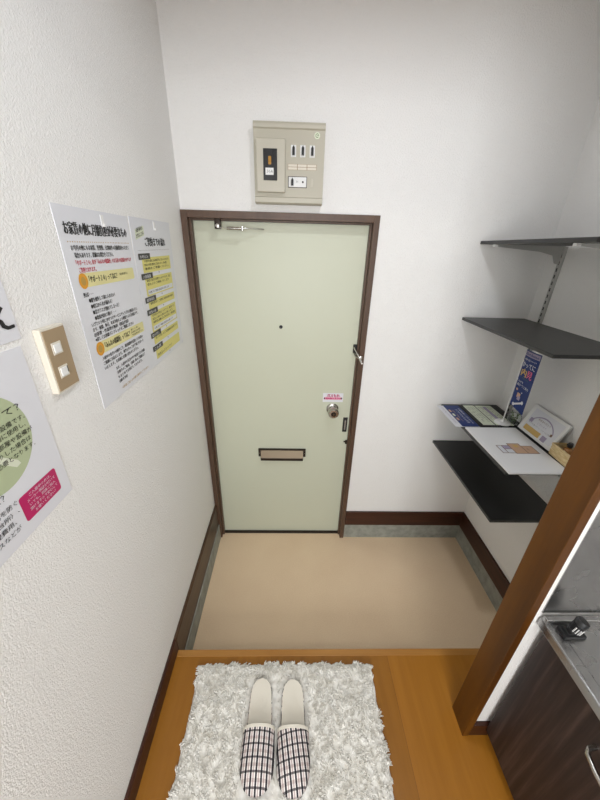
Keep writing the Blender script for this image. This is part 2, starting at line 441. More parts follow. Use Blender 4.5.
# ------------------------------------------------------------------ breaker panel
bp = thing('breaker_panel', (.419, 0, 1.778), 'beige fuse box mounted on the white wall above the entrance door', 'fuse box')
mb = MB()
prof = [(0, 1.778), (-.034, 1.778), (-.0400, 1.782), (-.0410, 1.797), (-.0360, 1.801), (-.0360, 1.999), (-.0410, 2.003), (-.0420, 2.012), (-.0390, 2.0195), (0, 2.0195)]
mb.prism(prof, lambda u, v: (.2935, u, v), lambda u, v: (.544, u, v), PLAST)
mb.build('housing', bp)
mb = MB(); mb.box((.302, -.052, 1.812), (.4055, -.035, 1.971), PLAST2, .004, 3); cv = mb.build('cover', bp)
mb = MB(); mb.box((.3275, -.0545, 1.848), (.3765, -.051, 1.941), BLACK, .001); mb.box((.364, -.057, 1.852), (.374, -.054, 1.938), BLACK, .001)
cbk = mb.build('main_breaker', cv)
mb = MB(); mb.box((.3455, -.063, 1.894), (.3560, -.054, 1.918), GOLD, .002); mb.box((.347, -.066, 1.903), (.3545, -.062, 1.911), GOLD, .001); o = mb.build('toggle', cv)
mb = MB(); shp = Sheet((.335, -.0546, 1.864), (1, 0, 0), (0, 0, 1)); shp.box(mb, 0, 0, .033, .021, 0, .0006, WHITE)
shp.text(mb, '30A', .005, .006, .009, GINK, .022, .0009); mb.build('rating_label', cv)
for x in (.434, .467, .5005):
    mb = MB(); mb.box((x-.0095, -.0375, 1.922), (x+.0095, -.0355, 1.957), WHITE, .0008)
    mb.prism([(x-.0045, 1.927), (x+.0045, 1.927), (x+.0045, 1.948), (x, 1.9555), (x-.0045, 1.948)], lambda u, v: (u, -.0372, v), lambda u, v: (u, -.0425, v), BLACK)
    mb.build('branch_breaker', bp)
mb = MB(); shp = Sheet((.414, -.0361, 1.884), (1, 0, 0), (0, 0, 1)); shp.rect(mb, 0, 0, .104, .018, SWB, .0002)
for i in range(3):
    for j in range(2): shp.rect(mb, .0015+i*.0345, .001+j*.0088, .0335+i*.0345, .0082+j*.0088, CREAM, .0005)
mb.build('name_strip', bp)
mb = MB(); mb.box((.4155, -.0372, 1.830), (.4845, -.0355, 1.865), DBRONZE, .0006); mb.box((.4175, -.0382, 1.832), (.4825, -.037, 1.863), WHITE, .0006)
mb.prism([(.4265, 1.836), (.4355, 1.836), (.4355, 1.853), (.431, 1.8605), (.4265, 1.853)], lambda u, v: (u, -.038, v), lambda u, v: (u, -.044, v), BLACK)
mb.lathe([(0, 0), (.0035, 0), (.003, .0015), (0, .002)], BLACK, facing(.4695, -.038, 1.848), 14)
shp = Sheet((.445, -.0383, 1.842), (1, 0, 0), (0, 0, 1)); shp.text(mb, '30', 0, .004, .006, GINK, None, .0003)
mb.build('leakage_breaker', bp)
mb = MB(); mb.box((.4985, -.0372, 1.834), (.5085, -.0355, 1.861), PLAST2, .0008); mb.build('release_tab', bp)
mb = MB(); shp = Sheet((.516, -.0361, 1.985), (1, 0, 0), (0, 0, 1)); shp.disc(mb, 0, 0, .010, PGREEN, .0003, 28); 
pts = []
for k in range(20):
    t = .6+k/19*(2*PI-1.4); pts.append((.006*math.cos(t), .006*math.sin(t)))
for k in range(19, -1, -1):
    t = .6+k/19*(2*PI-1.4); pts.append((.0042*math.cos(t), .0042*math.sin(t)))
shp.poly(mb, pts, LEAFM, .0007); shp.rect(mb, 0, -.0009, .006, .0009, LEAFM, .0008)
o = mb.build('round_sticker', bp); o['label'] = 'pale green round sticker'

# ------------------------------------------------------------------ posters on the left wall
def poster_hook(root, sh, a, b):
    mb = MB(); sh.box(mb, a-.006, b-.012, a+.006, b+.012, .0014, .003, WHITE, .0008); sh.box(mb, a-.003, b-.012, a+.003, b-.006, .003, .007, WHITE, .0008)
    mb.build('wall_hook', root)
def sheetbox(sh, w, h, name, root, m=PAPER):
    mb = MB(); sh.box(mb, 0, 0, w, h, .0003, .0014, m); return mb.build(name, root)
T = .0017
def lines(sh, mb, rows, a, b, dz, h, m):
    for i, r in enumerate(rows):
        if r is None: continue
        s_, w_, *da = r
        sh.text(mb, s_, a+(da[0] if da else 0), b-i*dz, h, m, w_, T+.0004, bold=.014)
# A3 notice
p1 = thing('poster', (.001, -.612, 1.275), 'white poster of monthly rent charges with two pale yellow heading bars, nearer the light switch', 'poster', 'laminated posters on the left wall')
sh = Sheet((0, -.759, 1.2765), (0, 1, 0), (0, 0, 1))
w1_, h1_ = .291, .4165
mb = MB(); sh.box(mb, 0, 0, w1_, h1_, -.0002, .0014, PAPER); mb.build('sheet', p1)
poster_hook(p1, sh, .165, .398)
mb = MB(); sh.text(mb, 'お家賃の他に月額負担が必要なもの', .018, .366, .0235, INK, .252, T+.0004, bold=.028); mb.build('heading_text', p1)
mb = MB()
for i in range(34): sh.disc(mb, .022+i*.0076, .3535, .0013, OCHRE, T, 8)
mb.build('dotted_rule', p1)
mb = MB()
lines(sh, mb, [('お今月の他にもお家賃、管理費、日割以外の月額費用をいただく', .242), ('場合もあります。詳細はお問合せください。', .150, .006)], .026, .3375, .0140, .0105, INK)
mb.build('body_text', p1)
mb = MB()
lines(sh, mb, [('「サポート２４」及び「みんなの相談所」のお支払いは別途かかります', .240), ('ご負担となります。', .062, .004)], .030, .3095, .0140, .0105, RED)
o = mb.build('body_text', p1); o['label'] = 'two lines of red print'
def heading(b0, txt, w_, small):
    mb = MB(); sh.rect(mb, .028, b0, .272, b0+.028, YEL, T, .006)
    sh.disc(mb, .040, b0+.013, .0155, ORANGE, T+.0003, 30)
    sh.disc(mb, .040, b0+.013, .0085, OCHRE, T+.0005, 20)
    sh.text(mb, txt, .060, b0+.0075, .0145, INK, w_, T+.0006, bold=.012)
    for i, s_ in enumerate(small): sh.text(mb, s_, .192, b0+.018-i*.0075-(.004 if len(small) == 1 else 0), .0052, INK, .044+.012*i, T+.0006)
    mb.build('heading_bar', p1)
heading(.2665, '「サポート２４」ってなに？', .120, ['（管理会社）'])
heading(.121, '「みんなの相談所」ってなに？', .124, ['月額９９０円（税込）', '内容は別紙', 'ご利用者様専用ダイヤル'])
mb = MB()
lines(sh, mb, [('例えば・・・', .034), ('●鍵を紛失して家に入れない！', .108, .014), ('●蛇口から水が漏れる！', .088, .016), ('●窓ガラスが割れてしまった！', .114, .018), ('●電球が切れて暗い！・・', .090, .020)], .028, .2475, .0128, .0098, INK)
mb.build('body_text', p1)
mb = MB()
lines(sh, mb, [('いざという時にかけつけサービスでトラブルを解決いたし', .222), ('ます。夜間、休日、年末年始も２４時間３６５日対応です。', .222), ('出張費・作業費が無料（部品代別）', .160), ('※詳しくは別紙パンフレットをご確認ください', .185)], .030, .1850, .0110, .0092, INK)
mb.build('body_text', p1)
mb = MB()
lines(sh, mb, [('入居中の住まいの困りごと、騒音問題や近隣トラブル等の', .215), ('ご相談にお応えします。専門スタッフが丁寧にサポート', .215), ('いたします。お気軽にお問い合わせください。', .178)], .038, .106, .0118, .0090, INK)
mb.build('body_text', p1)
mb = MB()
lines(sh, mb, [('また、入居中の生活の中で必要となる各種', .165), ('手続きのご案内、引越し時のご相談など', .162), ('もまとめてお受けしております。', .140), ('（順不同）', .044)], .084, .0665, .0118, .0086, INK)
mb.build('body_text', p1)
mb = MB(); sh.text(mb, '※別途ご加入が必要な物件もございます。', .092, .012, .0075, OCHRE, .165, T+.0004); o = mb.build('footnote', p1)

p2 = thing('poster', (.001, -.315, 1.273), 'white poster of yellow step boxes under small charcoal tabs, nearest the entrance door', 'poster', 'laminated posters on the left wall')
tl = math.radians(2.3)
sh = Sheet((0, -.4745, 1.275), (0, math.cos(tl), math.sin(tl)*.25), (0, math.sin(tl), math.cos(tl)))
w2_, h2_ = .302, .4205
mb = MB(); sh.box(mb, 0, 0, w2_, h2_, -.0002, .0014, PAPER); mb.build('sheet', p2)
poster_hook(p2, sh, .165, .404)
mb = MB(); sh.text(mb, 'ご契約までの流れ', .078, .347, .025, INK, .160, T+.0004, bold=.028); mb.build('heading_text', p2)
mb = MB()
sh.poly(mb, [(.022, .364), (.082, .376), (.085, .402), (.025, .390)], PGREEN, T); sh.text(mb, '入居を決めたら', .030, .382, .011, INK, .046, T+.0004, rot=.2, bold=.01); sh.text(mb, 'まずはここから', .028, .368, .010, INK, .052, T+.0004, rot=.2, bold=.01)
mb.build('title_badge', p2)
mb = MB()
for i in range(32): sh.disc(mb, .026+i*.0078, .337, .0012, GINK, T, 8)
mb.build('dotted_rule', p2)
steps = [('お申込み', .298, .245, ['入居申込書に必要事項をご記入いただき', '契約に必要な書類をご案内します。本人確認', '書類をご準備ください。'], 0),
 ('入居審査', .231, .168, ['審査に数日お時間をいただきます。保証', '会社よりご連絡いたします'], 1),
 ('重要事項説明', .154, .122, ['重要事項のご説明と契約内容の確認'], 0),
 ('契約金の入金', .108, .052, ['契約金をお支払いください。期日までに', '指定の口座へお振込みお願いします。', '領収書は大切に保管'], 1),
 ('鍵お引き渡し', .040, .0165, ['鍵のお渡しはご契約開始日以降です'], 0),
 ('ご入居', .004+.0, -.0, [], 0)]
ys_ = [.322, .268, .202, .166, .096, .054]
hs_ = [.046, .058, .029, .064, .032, .038]
for (lab, _, _, rows, wbox), yt, hh in zip(steps, ys_, hs_):
    mb = MB(); sh.rect(mb, .040, yt-hh, .268, yt-.004, YEL2, T, .003)
    if wbox: sh.rect(mb, .050, yt-hh+.004, .262, yt-hh+.018, PAPER, T+.0003); sh.text(mb, '※必要に応じて書類の追加提出をお願いします', .054, yt-hh+.0075, .0062, INK, .170, T+.0006)
    for i, r in enumerate(rows[:3]): sh.text(mb, r, .052, yt-.0175-i*.0105, .0072, INK, .20-.02*(i % 2), T+.0006)
    if not rows: sh.text(mb, '新生活のスタートです！', .052, yt-hh+.007, .009, INK, .13, T+.0006)
    sh.rect(mb, .020, yt-.009, .100, yt+.007, DGREY, T+.0008); sh.text(mb, lab, .029, yt-.006, .009, PAPER, .055, T+.0011)
    sh.text(mb, '▼', .150, yt-hh-.0075, .005, GINK, .008, T+.0006)
    mb.build('step_box', p2)

p3 = thing('poster', (.001, -1.13, 1.18), 'white poster with sage green circle and magenta box below the light switch', 'poster', 'laminated posters on the left wall')
sh = Sheet((0, -1.345, 1.1795), (0, 1, 0), (0, 0, 1))
mb = MB(); sh.box(mb, 0, 0, .420, .2965, -.0002, .0014, PAPER); mb.build('sheet', p3)
Y0 = -1.345; Z0 = 1.1795
mb = MB(); sh.disc(mb, -1.039-Y0, 1.354-Z0, .0765, GREEN, T, 64)
sh.poly(mb, [(a-Y0, b-Z0) for a, b in [(-1.10, 1.385), (-1.092, 1.391), (-1.006, 1.311), (-1.003, 1.303), (-1.012, 1.301)]], PGREEN, T+.0003); mb.build('green_circle', p3)
mb = MB(); sh.text(mb, '給湯設備って？', -.969-Y0, 1.383-Z0, .0140, INK, .150, T+.0008, 'R'); mb.build('heading_text', p3)
mb = MB()
for s_, y_, z_, w_ in [('お部屋に備え付けの給湯設備です。', -.966, 1.3665, .170), ('毎日のお湯を快適に使用し、', -.970, 1.354, .135), ('定期的に点検せずお部屋や設備が', -.961, 1.3405, .170), ('壊れたり濡れたりした場合は', -.970, 1.3275, .140), ('修理費のご負担が必要となります。', -.966, 1.3145, .160)]:
    sh.text(mb, s_, y_-Y0, z_-Z0, .0095, INK, w_, T+.0008, 'R')
mb.build('body_text', p3)
mb = MB()
sh.text(mb, '加入するメリットは？', -1.050-Y0, 1.2665-Z0, .0130, INK, .165, T+.0008, 'R')
for s_, y_, z_, w_ in [('水まわりの劣化を防ぐ', -1.036, 1.246, .110), ('（洗面・浴室・台所）、', -1.038, 1.232, .120), ('故障時の修理費用、', -1.050, 1.218, .10), ('保証サービスなどが', -1.046, 1.203, .100)]:
    sh.text(mb, s_, y_-Y0, z_-Z0, .0098, INK, w_, T+.0008, 'R')
mb.build('body_text', p3)
mb = MB(); sh.rect(mb, -1.033-Y0, 1.203-Z0, -.9475-Y0, 1.2515-Z0, MAG, T, .005)
for i, (s_, w_) in enumerate([('ご入居中の方は、', .052), ('メーカー保証が付いて', .066), ('いても、別途ご加入', .062), ('頂けますので安心して', .066), ('お使いください！', .050)]):
    sh.text(mb, s_, -.987-Y0, 1.241-Z0-i*.0084, .0062, PAPER, w_, T+.0004, 'C')
mb.build('magenta_box', p3)

p4 = thing('poster', (.001, -1.13, 1.486), 'white poster with large black brush lettering, cut off at the left photo edge', 'poster', 'laminated posters on the left wall')
sh = Sheet((0, -1.338, 1.4865), (0, 1, 0), (0, 0, 1))
mb = MB(); sh.box(mb, 0, 0, .420, .2965, -.0002, .0014, PAPER); mb.build('sheet', p4)
mb = MB(); sh.text(mb, 'お部屋え', -.9265+1.338, .016, .054, INK, .22, T+.0006, 'R', bold=.02); mb.build('heading_text', p4)

# ------------------------------------------------------------------ light switch
sw = thing('light_switch', (0, -.859, 1.375), 'cream and brown switch plate with two small white switches on the left wall', 'light switch')
mb = MB(); mb.box((0, -.8925, 1.3745), (.0125, -.8300, 1.4935), CREAM, .0015); mb.build('plate', sw)
mb = MB(); mb.box((.012, -.8890, 1.3785), (.0140, -.8325, 1.4895), SWB, .0008); mb.build('face_plate', sw)
for k, (z0, z1) in enumerate([(1.4445, 1.4665), (1.4005, 1.4225)]):
    mb = MB(); mb.box((.0135, -.878, z0), (.0150, -.8535, z1), CREAM, .0006)
    mb.box((.0148, -.8755, z0+.003), (.0172, -.8585, z1-.003), WHITE, .0012)
    if k: mb.box((.0148, -.8583, z0+.006), (.0156, -.8550, z1-.004), BLACK)
    mb.build('rocker', sw)

# ------------------------------------------------------------------ shelving on the right wall
SX0 = 1.196; SY0, SY1 = -.006, -.560
zs = {'top': (1.662, 1.674), 'second': (1.358, 1.370), 'third': (.926, .938), 'bottom': (.711, .723)}
labels = {'top': 'empty black wall shelf, highest of four beside the door', 'second': 'empty black wall shelf hanging above the blue banner', 'third': 'black wall shelf mostly covered by papers and a white board', 'bottom': 'empty black wall shelf, lowest of four, below the white board'}
for k in ('top', 'second', 'third', 'bottom'):
    z0, z1 = zs[k]
    mb = MB(); mb.box((SX0, SY1+(.012 if k == 'third' else 0), z0), (W-.0175, SY0, z1), SHELF, .0015)
    o = mb.build('wall_shelf'); tag(o, labels[k], 'shelf', 'black shelves on the right wall')
for i, y in enumerate((-.086, -.478)):
    rt = thing('shelf_rail', (W-.006, y, .55), ['slotted grey steel shelf rail on the right wall, nearer the corner', 'slotted grey steel shelf rail on the right wall, behind the timber post'][i], 'shelf rail', 'shelf rails')
    mb = MB(); mb.box((W-.010, y-.009, .55), (W, y+.009, 1.660), RAIL, .001)
    for j in range(43): mb.box((W-.0106, y-.003, .57+j*.025), (W-.0098, y+.003, .583+j*.025), BLACKM)
    mb.build('upright', rt)
    for k in ('top', 'second', 'third', 'bottom'):
        z0 = zs[k][0]
        mb = MB()
        mb.prism([(W-.0108, z0-.0005), (SX0+.022, z0-.0005), (SX0+.022, z0-.008), (W-.10, z0-.022), (W-.045, z0-.034), (W-.03, z0-.062), (W-.0108, z0-.066)], lambda u, v: (u, y-.0012, v), lambda u, v: (u, y+.0012, v), RAIL)
        mb.box((SX0+.022, y-.007, z0-.0022), (W-.0108, y+.007, z0-.0006), RAIL)
        mb.box((SX0+.012, y-.007, z0-.009), (SX0+.026, y+.007, z0-.0006), WHITE, .001)
        mb.build('bracket', rt)

ZT3 = .938
# tray
mb = MB(); mb.box((1.275, -.228, ZT3), (1.462, -.022, ZT3+.0045), BLACKM, .0015)
mb.box((1.275, -.243, ZT3+.0005), (1.365, -.229, ZT3+.010), BLACK, .002)
o = mb.build('document_tray'); tag(o, 'black document tray under the leaflets at the corner end of the shelf', 'tray')
# blue brochure
br = thing('brochure', (1.225, -.13, ZT3), 'blue leaflet with a white margin jutting over the shelf front edge', 'leaflet')
sh = Sheet((1.163, -.028, ZT3+.0005), (0, -1, 0), (1, 0, 0))
mb = MB(); sh.box(mb, 0, 0, .206, .107, 0, .002, PAPER); mb.build('sheet', br)
mb = MB(); sh.rect(mb, 0, .030, .206, .107, BLUE, .0023); mb.build('blue_panel', br)
mb = MB()
sh.text(mb, 'お部屋探しはおまかせ', .030, .088, .010, PAPER, .150, .0026); sh.text(mb, 'スマホでかんたん内見', .040, .070, .012, PAPER, .135, .0026)
sh.text(mb, '内見のご予約はこちら', .050, .052, .008, TAN, .110, .0026)
for i in range(3): sh.rect(mb, .045+i*.04, .036, .070+i*.04, .046, TAN if i != 1 else PGREEN, .0026)
sh.text(mb, 'お問い合わせはお気軽に', .020, .012, .007, LAV, .160, .0026)
mb.build('printed_text', br)
for i, (x0, x1, lab) in enumerate([(1.2915, 1.3440, 'narrow pale green printed card lying beside the blue leaflet'), (1.3500, 1.4280, 'wide pale green printed card lying next to the banner stand')]):
    ft = thing('information_card', ((x0+x1)/2, -.13, ZT3+.0046), lab, 'card')
    sh = Sheet((x0, -.030, ZT3+.0048), (0, -1, 0), (1, 0, 0)); ww = x1-x0
    mb = MB(); sh.box(mb, 0, 0, .196, ww, 0, .0015, PGREEN); mb.build('sheet', ft)
    mb = MB()
    for j in range(int(ww/.012)):
        sh.text(mb, ['ご入居に関するご案内と設備の使い方', '物件概要　賃料　管理費　間取り', '所在地　交通　築年数　構造'][j % 3], .014, ww-.014-j*.0118, .0065, GINK if j else INK, .15-.02*(j % 2), .0019)
    if i: sh.rect(mb, .015, .030, .150, .046, LAV, .0017)
    mb.build('printed_text', ft)
# white board with floor plan
wb = thing('white_board', (1.32, -.40, ZT3), 'white panel printed with a small brown floor plan, lying on the shelf', 'board')
sh = Sheet((1.1985, -.2455, ZT3+.0003), (0, -1, 0), (1, 0, 0))
mb = MB(); sh.box(mb, 0, 0, .314, .222, 0, .006, BOARDW, .0006); mb.build('panel', wb)
mb = MB()
def pp(x, y): return (-.2455-y, x-1.1985)
def pr(x0, y0, x1, y1, m, h): 
    a = pp(x0, y0); b = pp(x1, y1); sh.rect(mb, min(a[0], b[0]), min(a[1], b[1]), max(a[0], b[0]), max(a[1], b[1]), m, h)
pr(1.300, -.372, 1.350, -.443, BROWNL, .0063); pr(1.340, -.389, 1.392, -.443, BROWNL, .00635); pr(1.250, -.386, 1.302, -.440, BROWNL, .0064)
pr(1.303, -.375, 1.347, -.440, TAN, .0066); pr(1.350, -.392, 1.389, -.440, TAN, .0066); pr(1.253, -.389, 1.270, -.437, PAPER, .0066); pr(1.273, -.389, 1.300, -.410, LAV, .0066); pr(1.273, -.413, 1.300, -.437, PAPER, .0066)
pr(1.318, -.385, 1.336, -.400, SAND, .0069); pr(1.360, -.400, 1.378, -.415, ORANGE, .0069) if False else None
sh.text(mb, '洋室', .160, .160, .008, BROWNL, None, .0072)
mb.build('floor_plan', wb)
# leaning placard
pl = thing('placard', (1.455, -.33, ZT3), 'framed white certificate-like sign with a sand yellow box leaning against the right wall', 'sign')
bx, bz = 1.4365, ZT3+.0065
tx, tz = 1.4835, ZT3+.118
sh = Sheet((bx, -.234, bz), (0, -1, 0), (tx-bx, 0, tz-bz))
hh = math.hypot(tx-bx, tz-bz); ww = .190
mb = MB(); sh.box(mb, 0, 0, ww, hh, -.009, 0, WHITE, .001); mb.build('board', pl)
mb = MB(); sh.rect(mb, .018, .014, ww-.012, hh-.012, PAPER, .0006)
pts = []
for k in range(17):
    t = math.radians(150-k*7.5); pts.append((ww/2+.075*math.cos(t), .022+.072*math.sin(t)))
for k in range(16, -1, -1):
    t = math.radians(150-k*7.5); pts.append((ww/2+.071*math.cos(t), .022+.067*math.sin(t)))
sh.poly(mb, pts, LAV, .001)
sh.text(mb, '内見ありがとう', ww/2, .072, .009, BROWNL, .066, .0012, 'C'); sh.text(mb, 'ございます', ww/2, .057, .008, LAV, .050, .0012, 'C')
sh.text(mb, 'ゆっくりご覧ください。アンケートにご協力', .030, .044, .006, GINK, .125, .0012)
sh.rect(mb, .026, .012, .116, .034, SAND, .001)
sh.rect(mb, .126, .012, .150, .034, LAV, .001); sh.rect(mb, .026, .050, .044, .068, LAV, .001); sh.rect(mb, .150, .046, .160, .056, BROWNL, .001)
mb.build('printed_face', pl)
# bamboo basket and bottle
bk = thing('bamboo_basket', (1.458, -.49, ZT3+.0065), 'small open bamboo box at the near end of the shelf, beside the timber post', 'basket')
mb = MB(); B0 = Vector((1.428, -.436, ZT3+.0065)); bw, bl, bh, th = .052, .100, .046, .003
sb = Sheet((1.428, -.436, ZT3+.0065), (math.sin(math.radians(-3)), -math.cos(math.radians(-3)), 0), (math.cos(math.radians(-3)), math.sin(math.radians(-3))*1.0, 0))
# sb: u = -y, v = +x, n = up? (u x v)
def bbx(a0, b0, a1, b1, h0, h1, m, bev=.0006): sb.box(mb, a0, b0, a1, b1, h0, h1, m, bev)
bbx(0, 0, bl, bw, 0, th, BAMBOO)
bbx(0, 0, bl, th, th, bh, BAMBOO); bbx(0, bw-th, bl, bw, th, bh, BAMBOO); bbx(0, th, th, bw-th, th, bh, BAMBOO); bbx(bl-th, th, bl, bw-th, th, bh, BAMBOO)
for j in range(4):
    bbx(-.0008, -.0009, bl+.0008, .0003, .006+j*.011, .010+j*.011, BAMBOO, 0)
mb.build('box', bk)
mb = MB(); bbx(-.0015, -.0015, bl+.0015, .0045, bh-.004, bh+.002, BAMBOO); bbx(-.0015, bw-.0045, bl+.0015, bw+.0015, bh-.004, bh+.002, BAMBOO)
bbx(-.0015, .0045, .0045, bw-.0045, bh-.004, bh+.002, BAMBOO); bbx(bl-.0045, .0045, bl+.0015, bw-.0045, bh-.004, bh+.002, BAMBOO)
mb.build('rim', bk)
bt = thing('spray_bottle', (1.456, -.478, ZT3+.0098), 'small amber bottle with a black cap standing in the bamboo box', 'bottle')
Mb_ = Matrix.Translation((1.456, -.478, ZT3+.0098))
mb = MB(); mb.lathe([(0, 0), (.015, 0), (.016, .002), (.016, .036), (.012, .044), (.007, .047), (.007, .051), (0, .051)], AMBER, Mb_, 28); mb.build('bottle_body', bt)
mb = MB(); mb.lathe([(0, .051), (.0085, .051), (.0085, .066), (.006, .069), (0, .069)], BLACK, Mb_, 24); mb.box((1.4425, -.481, ZT3+.0098+.060), (1.452, -.475, ZT3+.0098+.066), BLACK, .001); mb.build('cap', bt)
# banner with stand
bn = thing('banner_stand', (1.387, -.203, ZT3+.0065), 'miniature blue banner with white lettering hanging on a white pole', 'banner')
zb = ZT3+.0065
mb = MB(); mb.lathe([(0, 0), (.032, 0), (.033, .002), (.030, .006), (.010, .009), (.006, .016), (0, .016)], WHITE, Matrix.Translation((1.387, -.203, zb)), 36); mb.build('base', bn)
mb = MB(); mb.tube([(1.387, -.203, zb+.015), (1.385, -.203, 1.30)], .0026, WHITE, 10); mb.tube([(1.385, -.195, 1.293), (1.385, -.335, 1.293)], .0018, WHITE, 8)
for z in (1.235, 1.155, 1.075): mb.box((1.3815, -.212, z), (1.3885, -.198, z+.007), WHITE, .001)
mb.build('pole', bn)
fl = Sheet((1.384, -.208, 1.046), (0, -1, 0), (0, 0, 1))
mb = MB(); mb.keep = True
nu, nv = 8, 20; fw = .086; fh = .240
def fpos(a, b):
    lean = .006*(1-b/fh)
    return fl.p(a, b, 0)+Vector((.004*math.sin(a/fw*PI)*math.sin(b/fh*5), -lean, -.006*(1-a/fw)*0+(-.012*(a/fw))*(1-b/fh)))
vs = [fpos(fw*i/nu, fh*j/nv) for j in range(nv+1) for i in range(nu+1)]
vs2 = [v+Vector((.0008, 0, 0)) for v in vs]
fs = []
for j in range(nv):
    for i in range(nu):
        a = j*(nu+1)+i; fs.append([a, a+1, a+nu+2, a+nu+1])
mb.add(vs, fs, BLUE, True); mb.add(vs2, [f[::-1] for f in fs], BLUE, True)
cloth = mb.build('banner_cloth', bn)
# lettering follows the cloth
class Curved(Sheet):
    def p(self, a, b, h=0): return fpos(a, b)-Vector((h+.0004, 0, 0))
    def rect(self, mb, a0, b0, a1, b1, m, h=.0006, r=0):
        for k in range(8):
            x0 = a0+(a1-a0)*k/8; x1 = a0+(a1-a0)*(k+1)/8
            for j in range(3):
                y0 = b0+(b1-b0)*j/3; y1 = b0+(b1-b0)*(j+1)/3
                self.poly(mb, [(x0, y0), (x1, y0), (x1, y1), (x0, y1)], m, h)
cf = Curved(fl.o, fl.u, fl.vv)
mb = MB()
cf.rect(mb, .002, .218, .084, .236, LAV, .0008); cf.text(mb, 'Netdemo', .006, .221, .012, BLUE, .074, .0018, bold=.03)
cf.text(mb, 'お部屋を自分のペースで', .008, .202, .008, PAPER, .068, .0022)
cf.text(mb, 'かってに', .006, .174, .021, PAPER, .072, .0022, bold=.015)
cf.text(mb, '内', .010, .136, .032, SAND, .030, .0022, bold=.02); cf.text(mb, '見', .043, .136, .032, PINK, .030, .0022, bold=.02)
cf.text(mb, 'できちゃう', .020, .125, .007, LEAFM, .04, .0022)
cf.text(mb, 'カギを', .008, .107, .009, PAPER, .028, .0022); cf.text(mb, '開けてご案内', .008, .092, .011, PAPER, .066, .0022)
cf.disc(mb, .014, .076, .005, TAN, .0018, 12); cf.disc(mb, .044, .072, .0025, PAPER, .0018, 10)
cf.rect(mb, .022, .046, .040, .066, TAN, .0018); cf.rect(mb, .028, .038, .044, .054, LAV, .0022)
cf.poly(mb, [(.020, .016), (.024, .010), (.066, .036), (.062, .042)], PAPER, .0018)
cf.disc(mb, .020, .012, .007, PAPER, .0022, 14); cf.disc(mb, .065, .040, .007, PAPER, .0022, 14); cf.disc(mb, .070, .043, .0035, BLUE, .0018, 10)
mb.build('banner_print', bn)
# glass jar with greenery
gj = thing('glass_jar', (1.4405, -.175, ZT3+.0045), 'round clear glass jar with green sprigs behind the banner', 'jar')
Mj = Matrix.Translation((1.4405, -.196, ZT3+.0047))
mb = MB(); mb.lathe([(0, .0), (.020, 0), (.027, .010), (.029, .024), (.026, .038), (.018, .047), (.017, .054), (.019, .056), (.0175, .057), (.0155, .054), (.0165, .047), (.0245, .037), (.0272, .024), (.0255, .011), (.019, .003), (0, .0025)], GLASS, Mj, 36); mb.build('jar_body', gj)
mb = MB()
for k in range(9):
    a = k*2.4; r0 = .008; x, y = 1.4405+r0*math.cos(a), -.196+r0*math.sin(a); zb2 = ZT3+.008
    top = Vector((1.4405+.016*math.cos(a*1.3), -.196+.016*math.sin(a*1.3), zb2+.040+.006*(k % 3)))
    mb.tube([(x, y, zb2), ((x+top.x)/2, (y+top.y)/2, zb2+.02), top], [.0009, .0008, .0005], LEAFM, 5)
    for q in range(3):
        c = Vector((x, y, zb2)).lerp(top, .4+.28*q); d = Vector((math.cos(a+q*2), math.sin(a+q*2), .5)).normalized()*.008; s_ = d.orthogonal().normalized()*.003
        mb.add([c, c+d*.5+s_, c+d, c+d*.5-s_], [[0, 1, 2, 3]], LEAFM)
mb.build('sprigs', gj)

# ------------------------------------------------------------------ rug
rg = thing('shag_rug', (.434, -1.03, H), 'off-white shaggy rug on the wooden floor at the step edge', 'rug')
rx0, rx1, ry0, ry1 = .110, .757, -1.34, -.772
mb = MB(); mb.box((rx0+.008, ry0+.008, H+.0006), (rx1-.008, ry1-.008, H+.004), INSOLE, .001); mb.build('backing', rg)
from mathutils import noise as mn
def pile_h(x, y):
    e = min(x-rx0, rx1-x, y-ry0, ry1-y); e = max(0, min(1, e/.02))
    n = mn.noise(Vector((x*42, y*42, 0)))*.5+mn.noise(Vector((x*95, y*95, 3)))*.35
    return H+.005+(.011+.007*n)*math.sqrt(e)
mb = MB(); mb.keep = True
NX, NY = 150, 130
vs = []
for j in range(NY+1):
    for i in range(NX+1):
        x = rx0+(rx1-rx0)*i/NX; y = ry0+(ry1-ry0)*j/NY
        wob = .004*mn.noise(Vector((x*30, y*30, 9)))
        vs.append((x+wob, y+wob, pile_h(x, y)))
fs = [[j*(NX+1)+i, j*(NX+1)+i+1, (j+1)*(NX+1)+i+1, (j+1)*(NX+1)+i] for j in range(NY) for i in range(NX)]
mb.add(vs, fs, PILE, True)
SLX = [(.341, .060), (.458, .060)]
def under_slipper(x, y):
    return (abs(x-.352) < .052 or abs(x-.461) < .052) and -1.105 < y < -.822
vs = []; fs = []
